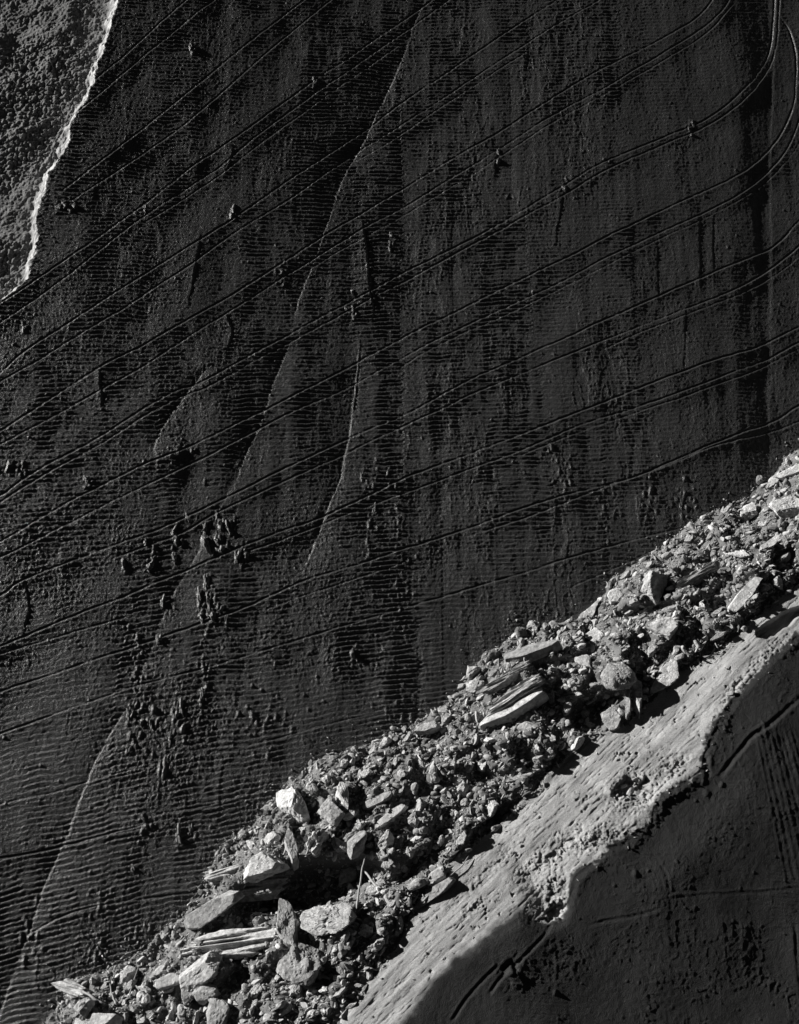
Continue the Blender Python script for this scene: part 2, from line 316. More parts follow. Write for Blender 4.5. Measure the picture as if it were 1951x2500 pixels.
for i, (p, k) in enumerate(G):
    groove(p, 0.0, w=.0205*(0.6+.4*k), dep=.020*k, ridge=(.018 if p[0][0] < 100 and i < 15 else .025)*k, ridge2=.002*k, seed=i, fade=.03)

# facet edges of the scraped slope: a small step and a change of slope beside it
def facet(pts, step, L1, a1, seed=0, fade=.12):
    P = smooth(line(pts)); 
    P = P[np.argsort(P[:, 1])]
    xl = np.interp(ys, P[:, 1], P[:, 0])
    xl = xl + .03*vn(ys*1.2, ys*0, seed) + .014*vn(ys*4, ys*0, seed+2) + .010*vn(ys*13, ys*0, seed+1)
    t = (ys-P[0, 1])/(P[-1, 1]-P[0, 1]); am = np.interp(t, [-1e-6, 0, fade, 1-fade, 1, 1.00001], [0, 0, 1, 1, 0, 0])
    s = X-xl[:, None]
    step = (.004+step*.7)*sst(-1.6, -.3, vn(ys*1.7, ys*0, seed+4)+.5*vn(ys*8, ys*0, seed+5))[:, None]; a1 = a1*2.1
    h = np.where(s < 0, -a1*np.exp(np.clip(s, -20, 0)/L1), -a1*np.exp(-np.clip(s, 0, 9)/L1*1.1)+step*sst(0, .03, s)*np.exp(-np.clip(s, 0, 9)/.7))
    h = h + .0020*np.exp(-(s/.016)**2)*(.5+.5*vn(ys*4, ys*0, seed+9))[:, None]
    return h*am[:, None]*sm
Z += facet([(925, -60), (900, 0), (850, 120), (790, 250), (745, 330)], .010, .5, .017, 1, .05)
Z += facet([(790, 255), (745, 330), (715, 400), (690, 470), (640, 600), (618, 690)], .010, .6, .013, 2)
Z += facet([(620, 690), (580, 800), (545, 900), (500, 1000), (470, 1060)], .006, .4, .012, 3)
Z += facet([(765, 700), (755, 800), (735, 940), (722, 1010), (690, 1090), (635, 1225)], .012, .35, .016, 4)
Z += facet([(440, 760), (350, 880), (312, 960)], .008, .3, .014, 5)
Z += facet([(268, 1500), (230, 1560), (200, 1620), (165, 1710), (130, 1800), (90, 1900), (60, 1990), (0, 2150), (-30, 2230)], .010, .5, .015, 6, .04)
Z += facet([(500, 1000), (450, 1100), (400, 1200), (350, 1290), (280, 1480)], .004, .4, .009, 7)
Z += facet([(1660, -60), (1650, 300), (1652, 600), (1648, 900), (1650, 1000)], .004, .5, .0, 8, .02)
for i, (p, d_) in enumerate([([(768, 425), (778, 470), (785, 530), (790, 590), (798, 640), (796, 665)], .03), ([(495, 290), (488, 330), (480, 350)], .015), ([(210, 770), (212, 820), (214, 850)], .02),
     ([(770, 700), (762, 800), (752, 860)], .02), ([(425, 470), (415, 560), (400, 640)], .012), ([(475, 1590), (472, 1700), (465, 1770)], .012), ([(1092, 815), (1086, 900)], .018), ([(1206, 390), (1195, 470), (1190, 510)], .014),
     ([(1065, 310), (1060, 340)], .02), ([(1530, 440), (1528, 570)], .012), ([(1502, 440), (1500, 600)], .01), ([(1407, 490), (1410, 640)], .012), ([(1470, 640), (1468, 780)], .012), ([(480, 645), (492, 690), (480, 730)], .02),
     ([(50, 1240), (60, 1290), (50, 1330)], .025), ([(790, 560), (800, 610)], .02)]):
    groove(p, 0.0, w=.022, dep=d_*.3, ridge=d_*.75, ridge2=0, wob=.03, seed=60+i, fade=.15)
# trenches on the terrace
groove([(1040, 2125), (1068, 2085), (1110, 2045), (1160, 1995), (1180, 1960)], kz=1.0, w=.03, dep=.012, ridge=.024, seed=90, fade=.1)
groove([(1068, 2070), (1090, 2052), (1100, 2065)], kz=1.0, w=.05, dep=.05, ridge=.05, seed=96, fade=.1)
groove([(1530, 1660), (1560, 1620), (1600, 1572), (1650, 1538), (1704, 1490), (1780, 1440)], kz=1.0, w=.04, dep=.018, ridge=.02, seed=91, fade=.06)
groove([(1500, 1600), (1508, 1650)], kz=1.0, w=.05, dep=.05, ridge=.0, seed=92, fade=.1)
groove([(960, 2183), (1010, 2110), (1060, 2060)], kz=1.0, w=.03, dep=.012, ridge=.01, seed=93, fade=.1)
groove([(1360, 1935), (1450, 1915), (1600, 1905), (1704, 1895)], kz=1.0, w=.03, dep=.003, ridge=.004, seed=94, fade=.1)
groove([(1250, 1975), (1400, 1940)], kz=1.0, w=.03, dep=.006, ridge=.007, seed=95, fade=.2)
groove([(1400, 1830), (1420, 1870), (1430, 1960)], kz=1.0, w=.03, dep=.004, ridge=.005, seed=97, fade=.2)
groove([(1690, 1960), (1700, 2080), (1712, 2180)], kz=1.0, w=.03, dep=.008, ridge=.010, seed=98, fade=.2)

# small splatters of mud on the slope and terrace (bumps in the surface)
rs = np.random.RandomState(11)
def blob(px, py, z, r, el, h, an=0):
    a, b = site(px, py, z); m = 3*r*el
    i0 = max(0, int((a-m-xs[0])/ST)); i1 = min(NX, int((a+m-xs[0])/ST)+1); j0 = max(0, int((b-m-ys[0])/ST)); j1 = min(NY, int((b+m-ys[0])/ST)+1)
    if i1 <= i0 or j1 <= j0: return
    x = X[j0:j1, i0:i1]-a; y = Y[j0:j1, i0:i1]-b; u, v = rot(x, y, an)
    u = u + .3*r*vn(y*9, y*0+px, 3)
    e = np.exp(-((u/r)**2+(v/(r*el))**2)**1.5)
    if z == 0: e = e*(dU[j0:j1, i0:i1] < .1)
    Z[j0:j1, i0:i1] += .9*h*e
CL = [(470, 1130, 40, 50, 26), (370, 1150, 14, 40, 12), (320, 1180, 12, 30, 10), (265, 1205, 8, 15, 6), (445, 1290, 26, 45, 26), (285, 1400, 30, 90, 26), (285, 1530, 16, 80, 34), (325, 1560, 12, 70, 24), (430, 1450, 8, 90, 22), (380, 1545, 18, 30, 14),
      (520, 1180, 10, 30, 8), (810, 1010, 30, 20, 9), (850, 1100, 20, 60, 14), (790, 1120, 12, 60, 10), (755, 1390, 10, 20, 5), (850, 1480, 40, 60, 22), (350, 1620, 10, 60, 12), (390, 1785, 22, 20, 9), (300, 1750, 12, 40, 8), (185, 1020, 12, 10, 9),
      (375, 945, 25, 15, 12), (600, 560, 12, 25, 12), (495, 445, 8, 10, 6), (750, 640, 10, 14, 8), (835, 500, 8, 12, 8), (1205, 385, 5, 10, 4), (1065, 320, 4, 10, 4), (1475, 265, 10, 18, 10), (410, 95, 6, 10, 7), (670, 160, 7, 9, 7), (45, 690, 8, 10, 5),
      (30, 990, 22, 14, 14), (1460, 1050, 22, 45, 26), (1390, 1060, 14, 50, 20), (1300, 1090, 25, 60, 24), (1200, 1000, 30, 60, 20), (860, 1260, 20, 80, 20), (300, 1990, 60, 40, 20), (220, 1990, 30, 80, 24), (60, 2000, 20, 60, 14), (560, 1540, 60, 60, 24)]
for (cx_, cy_, sx, sy, n) in CL:
    for k in range(int(n*1.6)):
        r = rs.uniform(.014, .036); blob(cx_+rs.randn()*sx*.6, cy_+rs.randn()*sy*.6, 0, r, rs.uniform(1, 3.0), r*rs.uniform(.3, .6), rs.uniform(-12, 12))
for k in range(1100):
    r = rs.uniform(.010, .024); blob(rs.uniform(-60, 1760), rs.uniform(0, 2183), 0, r, rs.uniform(1, 1.8), r*rs.uniform(.3, .8), rs.uniform(-25, 25))
for k in range(240):
    r = rs.uniform(.010, .022); blob(rs.uniform(1150, 1740), rs.uniform(1500, 2250), 1.4, r, rs.uniform(1, 1.8), r*rs.uniform(.3, .7), rs.uniform(-45, 25))
for px, py, r in [(1498, 1698, .06), (1530, 1680, .04), (1345, 2000-130, .05), (1175, 2120, .03)]:
    blob(px, py, 1.5, r, 1.4, .025, -20)
print('terrain', round(time.time()-T0, 1))

# ------------------------------------------------------------------ materials
def mat(name, build):
    m = bpy.data.materials.new(name); m.use_nodes = True; n = m.node_tree; build(n, n.nodes['Principled BSDF']); return m
def N(n, t, **kw):
    a = n.nodes.new(t)
    for k, v in kw.items(): a.inputs[k].default_value = v
    return a
def grey(v): return (v, v, v, 1)
def earth(lo, hi, lo2, hi2, rough_, bumps, scale=1.0, spec=.12):
    # colour of dried clay and the painted sunlit rim, lo2..hi2 where 'dry' is 1, damp colour lo..hi where it is 0
    def b(n, p):
        tc = n.nodes.new('ShaderNodeTexCoord'); L = n.links.new
        n1 = N(n, 'ShaderNodeTexNoise', Scale=1.7*scale, Detail=8.0, Roughness=.65); L(tc.outputs['Object'], n1.inputs['Vector'])
        n2 = N(n, 'ShaderNodeTexNoise', Scale=38.0*scale, Detail=4.0, Roughness=.7); L(tc.outputs['Object'], n2.inputs['Vector'])
        mx = n.nodes.new('ShaderNodeMath'); mx.operation = 'MULTIPLY_ADD'; L(n2.outputs[0], mx.inputs[0]); mx.inputs[1].default_value = .55; 
        m2 = n.nodes.new('ShaderNodeMath'); m2.operation = 'MULTIPLY'; m2.inputs[1].default_value = .45; L(n1.outputs[0], m2.inputs[0]); L(m2.outputs[0], mx.inputs[2])
        def ramp_(a, c):
            r = n.nodes.new('ShaderNodeValToRGB'); r.color_ramp.elements[0].position = .36; r.color_ramp.elements[1].position = .64
            r.color_ramp.elements[0].color = grey(a); r.color_ramp.elements[1].color = grey(c); L(mx.outputs[0], r.inputs[0]); return r
        r1 = ramp_(lo, hi); r2 = ramp_(lo2, hi2)
        at = n.nodes.new('ShaderNodeAttribute'); at.attribute_name = 'dry_lit'
        m = n.nodes.new('ShaderNodeMix'); m.data_type = 'RGBA'; L(at.outputs['Fac'], m.inputs['Factor']); L(r1.outputs[0], m.inputs['A']); L(r2.outputs[0], m.inputs['B'])
        L(m.outputs['Result'], p.inputs['Base Color'])
        p.inputs['Roughness'].default_value = rough_; p.inputs['Specular IOR Level'].default_value = spec
        prev = None
        for (s, d, st) in bumps:
            nn = N(n, 'ShaderNodeTexNoise', Scale=s, Detail=5.0, Roughness=.65); L(tc.outputs['Object'], nn.inputs['Vector'])
            bp = n.nodes.new('ShaderNodeBump'); bp.inputs['Distance'].default_value = d; bp.inputs['Strength'].default_value = st
            L(nn.outputs[0], bp.inputs['Height'])
            if prev: L(prev.outputs[0], bp.inputs['Normal'])
            prev = bp
        L(prev.outputs[0], p.inputs['Normal'])
    return b
M_slope = mat('damp clay', earth(.024, .050, .22, .42, .34, [(42, .016, .8), (13, .014, .5)], spec=.35))
M_ground = mat('crumbly soil', earth(.11, .19, .26, .46, .9, [(18, .03, .7), (45, .015, .8)]))
M_bed = mat('shade-dark rubble soil', earth(.06, .16, .06, .16, .9, [(40, .012, .7)]))  # soil darkened to paint shade into the gaps between stones
M_bank = mat('smeared dry clay', earth(.040, .066, .20, .39, .6, [(22, .015, .5), (55, .02, .9)]))
M_terr = M_bank.copy(); M_terr.name = 'damp clay terrace'
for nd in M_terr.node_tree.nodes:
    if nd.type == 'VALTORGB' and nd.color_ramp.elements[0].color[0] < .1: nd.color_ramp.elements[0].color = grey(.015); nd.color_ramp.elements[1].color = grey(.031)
nb = M_bank.node_tree
bps = [q for q in nb.nodes if q.type == 'BUMP']
tcb = nb.nodes.new('ShaderNodeTexCoord'); mpb = nb.nodes.new('ShaderNodeMapping'); mpb.vector_type = 'TEXTURE'
mpb.inputs['Rotation'].default_value = (0, 0, R(43)); mpb.inputs['Scale'].default_value = (1/2.2, 1/24, 1/12)
nzb = N(nb, 'ShaderNodeTexNoise', Scale=1.0, Detail=6.0, Roughness=.7); nb.links.new(tcb.outputs['Object'], mpb.inputs[0]); nb.links.new(mpb.outputs[0], nzb.inputs['Vector'])
bps[0].inputs['Distance'].default_value = .03; bps[0].inputs['Strength'].default_value = .5; nb.links.new(nzb.outputs[0], bps[0].inputs['Height'])
def rockmat(n, p):
    L = n.links.new; tc = n.nodes.new('ShaderNodeTexCoord')
    geo = n.nodes.new('ShaderNodeNewGeometry'); oi = n.nodes.new('ShaderNodeObjectInfo')
    at = n.nodes.new('ShaderNodeAttribute'); at.attribute_name = 'tint'
    n1 = N(n, 'ShaderNodeTexNoise', Scale=9.0, Detail=8.0, Roughness=.7); L(tc.outputs['Object'], n1.inputs['Vector'])
    r = n.nodes.new('ShaderNodeValToRGB'); r.color_ramp.elements[0].position = .3; r.color_ramp.elements[1].position = .68
    r.color_ramp.elements[0].color = grey(.13); r.color_ramp.elements[1].color = grey(.56); L(n1.outputs[0], r.inputs[0])
    mr = n.nodes.new('ShaderNodeMapRange'); mr.inputs['To Min'].default_value = .75; mr.inputs['To Max'].default_value = 1.15; L(oi.outputs['Random'], mr.inputs['Value'])
    ad = n.nodes.new('ShaderNodeMath'); ad.operation = 'MULTIPLY'; L(mr.outputs[0], ad.inputs[0]); L(at.outputs['Fac'], ad.inputs[1])
    vm = n.nodes.new('ShaderNodeVectorMath'); vm.operation = 'SCALE'; L(r.outputs[0], vm.inputs[0]); L(ad.outputs[0], vm.inputs['Scale'])
    L(vm.outputs[0], p.inputs['Base Color']); p.inputs['Roughness'].default_value = .85; p.inputs['Specular IOR Level'].default_value = .25
    n2 = N(n, 'ShaderNodeTexNoise', Scale=24.0, Detail=8.0, Roughness=.75); L(geo.outputs['Position'], n2.inputs['Vector'])
    bp = n.nodes.new('ShaderNodeBump'); bp.inputs['Distance'].default_value = .035; bp.inputs['Strength'].default_value = .9
    L(n2.outputs[0], bp.inputs['Height']); L(bp.outputs[0], p.inputs['Normal'])
M_rock = mat('broken shale', rockmat)
M_fine = mat('crushed shale', rockmat)
for nd in M_fine.node_tree.nodes:
    if nd.type == 'BUMP': nd.inputs['Distance'].default_value = .008
def mudm(n, p):
    L = n.links.new; tc = n.nodes.new('ShaderNodeTexCoord'); n1 = N(n, 'ShaderNodeTexNoise', Scale=30.0, Detail=6.0); L(tc.outputs['Object'], n1.inputs['Vector'])
    r = n.nodes.new('ShaderNodeValToRGB'); r.color_ramp.elements[0].color = grey(.05); r.color_ramp.elements[1].color = grey(.14); L(n1.outputs[0], r.inputs[0]); L(r.outputs[0], p.inputs['Base Color'])
    p.inputs['Roughness'].default_value = .4
    bp = n.nodes.new('ShaderNodeBump'); bp.inputs['Distance'].default_value = .01; bp.inputs['Strength'].default_value = .6; L(n1.outputs[0], bp.inputs['Height']); L(bp.outputs[0], p.inputs['Normal'])
M_mud = mat('wet mud', mudm)
def woodm(n, p):
    L = n.links.new; tc = n.nodes.new('ShaderNodeTexCoord'); n1 = N(n, 'ShaderNodeTexNoise', Scale=40.0, Detail=6.0); L(tc.outputs['Object'], n1.inputs['Vector'])
    r = n.nodes.new('ShaderNodeValToRGB'); r.color_ramp.elements[0].color = grey(.14); r.color_ramp.elements[1].color = grey(.32); L(n1.outputs[0], r.inputs[0]); L(r.outputs[0], p.inputs['Base Color'])
    p.inputs['Roughness'].default_value = .8
M_wood = mat('weathered wood', woodm)

# ------------------------------------------------------------------ mesh helpers
def mesh_np(name, V, faces, m, smooth_=False, attrs=None):
    me = bpy.data.meshes.new(name); nv = len(V); nf, k = faces.shape
    me.vertices.add(nv); me.vertices.foreach_set('co', np.ascontiguousarray(V, F).ravel())
    me.loops.add(nf*k); me.loops.foreach_set('vertex_index', np.ascontiguousarray(faces, np.int32).ravel())
    me.polygons.add(nf); me.polygons.foreach_set('loop_start', np.arange(0, nf*k, k, dtype=np.int32))
    me.polygons.foreach_set('use_smooth', np.full(nf, smooth_, bool))
    for an, av in (attrs or {}).items():
        a = me.attributes.new(an, 'FLOAT', 'POINT'); a.data.foreach_set('value', np.ascontiguousarray(av, F))
    me.update(calc_edges=True); me.materials.append(m); return me
def link(name, me, label=None, cat=None, group=None, kind=None):
    o = bpy.data.objects.new(name, me); COL.objects.link(o)
    if label: o['label'] = label
    if cat: o['category'] = cat
    if group: o['group'] = group
    if kind: o['kind'] = kind
    return o

# ------------------------------------------------------------------ terrain meshes by zone
dry_lit = np.zeros_like(X)
dry_lit = np.where((dU > 0) & (dL > 0), 1, dry_lit)
dn = fbm(X*2.5, Y*2.5, 171, 4)*.12
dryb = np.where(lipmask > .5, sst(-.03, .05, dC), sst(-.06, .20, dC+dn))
dry_lit = np.where((dU > 0) & (dL <= 0), dryb*(1-.5*rough*sst(0, .3, rn+.2))*(.88+.34*fbm(bu*.5, bv*7, 177, 4)+.16*fbm(bu*3, bv*30, 178, 2)), dry_lit)  # broken patches toned darker, smear streaks vary the tone
dry_lit = np.where(dU <= 0, sst(-.07, .02, dR+fbm(X*5, Y*5, 175, 3)*.05)*(1-sst(.10, .28, dR+fbm(X*6, Y*6, 173, 4)*.10))*np.clip(.85+.5*fbm(X*7, Y*7, 176, 3), 0, 1.2), dry_lit)  # ragged pale strip paints the sunlit rim into the colour
V = np.stack([X, Y, Z], -1).reshape(-1, 3)
def cen(A): return (A[:-1, :-1]+A[1:, 1:])*.5
cU, cL, cC, cR = cen(dU), cen(dL), cen(dC), cen(dR)
idx = np.arange(NX*NY).reshape(NY, NX)
Q = np.stack([idx[:-1, :-1], idx[:-1, 1:], idx[1:, 1:], idx[1:, :-1]], -1)
zone = np.where(cU > 0.0, np.where(cL > 0, 2, np.where(cC > -.6*0-.0, 3, 4)), np.where(cR > 0, 1, 0))
dflat = dry_lit.ravel().astype(F)
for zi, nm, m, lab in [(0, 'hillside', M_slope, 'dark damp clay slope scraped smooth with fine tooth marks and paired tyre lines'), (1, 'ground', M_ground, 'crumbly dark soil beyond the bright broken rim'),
                  (2, 'soil', M_bed, 'loose shade-darkened soil under the diagonal rubble heap'), (3, 'embankment', M_bank, 'smooth pale smeared clay bank beside the rubble'), (4, 'terrace', M_bank, 'dark smooth clay terrace at the lower right')]:
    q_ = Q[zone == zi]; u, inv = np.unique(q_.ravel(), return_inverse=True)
    me = mesh_np(nm, V[u], inv.reshape(-1, 4), m, True, {'dry_lit': dflat[u]})
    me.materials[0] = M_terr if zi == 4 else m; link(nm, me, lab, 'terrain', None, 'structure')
# far ground around the worked area
def ring():
    vs_, fs_ = [], []
    x0, x1, y0, y1 = float(xs[0]), float(xs[-1]), float(ys[0]), float(ys[-1])
    for s in range(0, 2):
        pass
    B = 400.0
    P = [(-B, -B, -3), (B, -B, -3), (B, B, -3), (-B, B, -3), (x0-39, y0-39, -1.35), (x1+39, y0-39, -1.35), (x1+39, y1+39, -1.35), (x0-39, y1+39, -1.35)]
    Fc = [(0, 1, 5, 4), (1, 2, 6, 5), (2, 3, 7, 6), (3, 0, 4, 7)]
    return np.array(P, F), np.array(Fc)
def border_h(edge):   # the surface carried on outwards from each edge of the detailed part, smoothing out
    e = {'l': idx[:, 0], 'r': idx[:, -1], 'b': idx[0, :], 't': idx[-1, :]}[edge][::6]; e = V[e]
    dv = {'l': (-1, 0), 'r': (1, 0), 'b': (0, -1), 't': (0, 1)}[edge]; rows = [e]
    ke = np.ones(25)/25; zs = np.convolve(np.pad(e[:, 2], 12, mode='edge'), ke, 'valid'); ax = 0 if dv[0] == 0 else 1
    sp = e[:, ax]; mid = (sp.max()+sp.min())/2; hw = (sp.max()-sp.min())/2
    for k, dd_ in enumerate([.3, 1.0, 2.5, 5.0, 10.0, 20.0, 40.0]):
        c = e.copy(); c[:, 0] += dv[0]*dd_; c[:, 1] += dv[1]*dd_; c[:, ax] += (sp-mid)/hw*dd_
        m_ = min(1, dd_/1.0); fall = min(1, (dd_/40.0)**.8)
        c[:, 2] = (e[:, 2]*(1-m_)+zs*m_)*(1-fall)-1.2*fall + .05*fbm(c[:, 0]*1.1, c[:, 1]*1.1, 181, 3)*m_
        rows.append(c)
    W = np.vstack(rows); n = len(e); a = np.arange(n-1)
    Fc = np.vstack([np.stack([k*n+a, k*n+a+1, (k+1)*n+a+1, (k+1)*n+a], -1) for k in range(7)])
    if edge in 'br': Fc = Fc[:, ::-1]
    return W, Fc
allV, allF, off = [], [], 0
for W, Fc in [ring()]+[border_h(k) for k in 'lrbt']:
    allV.append(W); allF.append(Fc+off); off += len(W)
VV = np.vstack(allV); link('ground', mesh_np('outer ground', VV, np.vstack(allF), M_ground, True, {'dry_lit': np.full(len(VV), .1)}), 'dark soil stretching away around the worked slope', 'terrain', None, 'structure')
print('meshes', round(time.time()-T0, 1))

# ------------------------------------------------------------------ stones
def ico(n):
    import bmesh
    b = bmesh.new(); bmesh.ops.create_icosphere(b, subdivisions=n, radius=1)
    v = np.array([q.co[:] for q in b.verts]); f = np.array([[q.index for q in p.verts] for p in b.faces]); b.free(); return v, f
ICO = {k: ico(k) for k in (1, 2, 3, 4, 5)}
def rock_shape(lv, seed, dims, kind='block', rough_=.05):
    rs = np.random.RandomState(seed); v, f = ICO[lv]
    n = rs.randint(6, 11); nn = rs.randn(n, 3)
    if kind in ('slab', 'shale', 'flake'):
        nn[:, :2] *= 1.0; nn[:, 2] *= .35
        nn = np.vstack([nn, [[.05, .04, 1], [-.06, .03, -1]]])
    if kind == 'block': nn = np.vstack([nn, np.eye(3)+rs.randn(3, 3)*.15, -np.eye(3)+rs.randn(3, 3)*.15])
    nn /= np.linalg.norm(nn, axis=1)[:, None]
    d = rs.uniform(.55, .95, len(nn))
    if kind != 'block' and kind != 'lump': d[-2:] = .42
    if kind == 'lump': d = rs.uniform(.62, 1.0, len(nn))
    dp = v@nn.T; r = np.min(np.where(dp > .05, d/np.maximum(dp, .05), 9), axis=1); r = np.minimum(r, 1.25)
    p = v*r[:, None]
    sc_ = 1/np.abs(p).max(0); p = p*sc_
    if kind == 'flake': p[:, 0:1] *= 1; p[:, 1] *= 1-.55*sst(-.3, 1, p[:, 0])
    p = p*(np.array(dims)/2)
    s = 3.0/max(dims)
    nz = fbm(p[:, 0]*s+p[:, 2]*s*.7, p[:, 1]*s-p[:, 2]*s*.5, seed, 4 if lv > 2 else 2)+fbm(p[:, 2]*s*1.4+9, (p[:, 0]+p[:, 1])*s, seed+1, 3)
    nrm = p/(np.linalg.norm(p, axis=1)[:, None]+1e-9)
    if lv >= 4:
        s5 = s*6; n5 = fbm(p[:, 0]*s5+p[:, 2]*s5*.6, p[:, 1]*s5-p[:, 2]*s5*.7, seed+7, 3); st_ = np.round((p[:, 2]+.25*p[:, 1])*9/dims[2]+nz*.8)
        nz = nz + .35*n5 - .9*sst(.45, .9, n5) + .45*vn(st_*1.7, st_*0, seed+8)
    p = p + nrm*(nz*rough_*1.25*min(dims)*.8)[:, None]
    if kind == 'shale':       # thin beds weathered back unevenly, splintery along the length
        t = p[:, 2]*22/dims[2]*.5; u = p[:, 1]*26/dims[1]*.5
        k = vn(t, t*0+seed, 3); k2 = vn(u, p[:, 0]*1.5/dims[0]*2, 4+seed)
        p[:, :2] *= (1+.12*k)[:, None]; p[:, 2] += .22*dims[2]*k2
        p[:, 0] += .07*dims[0]*vn(u*.8, t*.8, 5+seed)
    return p, f
def sample(px, py, it=8):
    z = 1.0
    for _ in range(it):
        a, b = site(px, py, z); i = min(NX-1, max(0, int((a-xs[0])/ST))); j = min(NY-1, max(0, int((b-ys[0])/ST)))
        z = .5*z+.5*float(Z[j, i])
    a, b = site(px, py, z); return a, b, z
SLOPE = Vector((0, 0, 1)).rotation_difference(Vector((-.27, .22, .93))).to_matrix().to_4x4()
SL3 = np.array(SLOPE.to_3x3())
def hz(a, b):
    i = np.clip(((a-xs[0])/ST).astype(int), 0, NX-1); j = np.clip(((b-ys[0])/ST).astype(int), 0, NY-1); return i, j

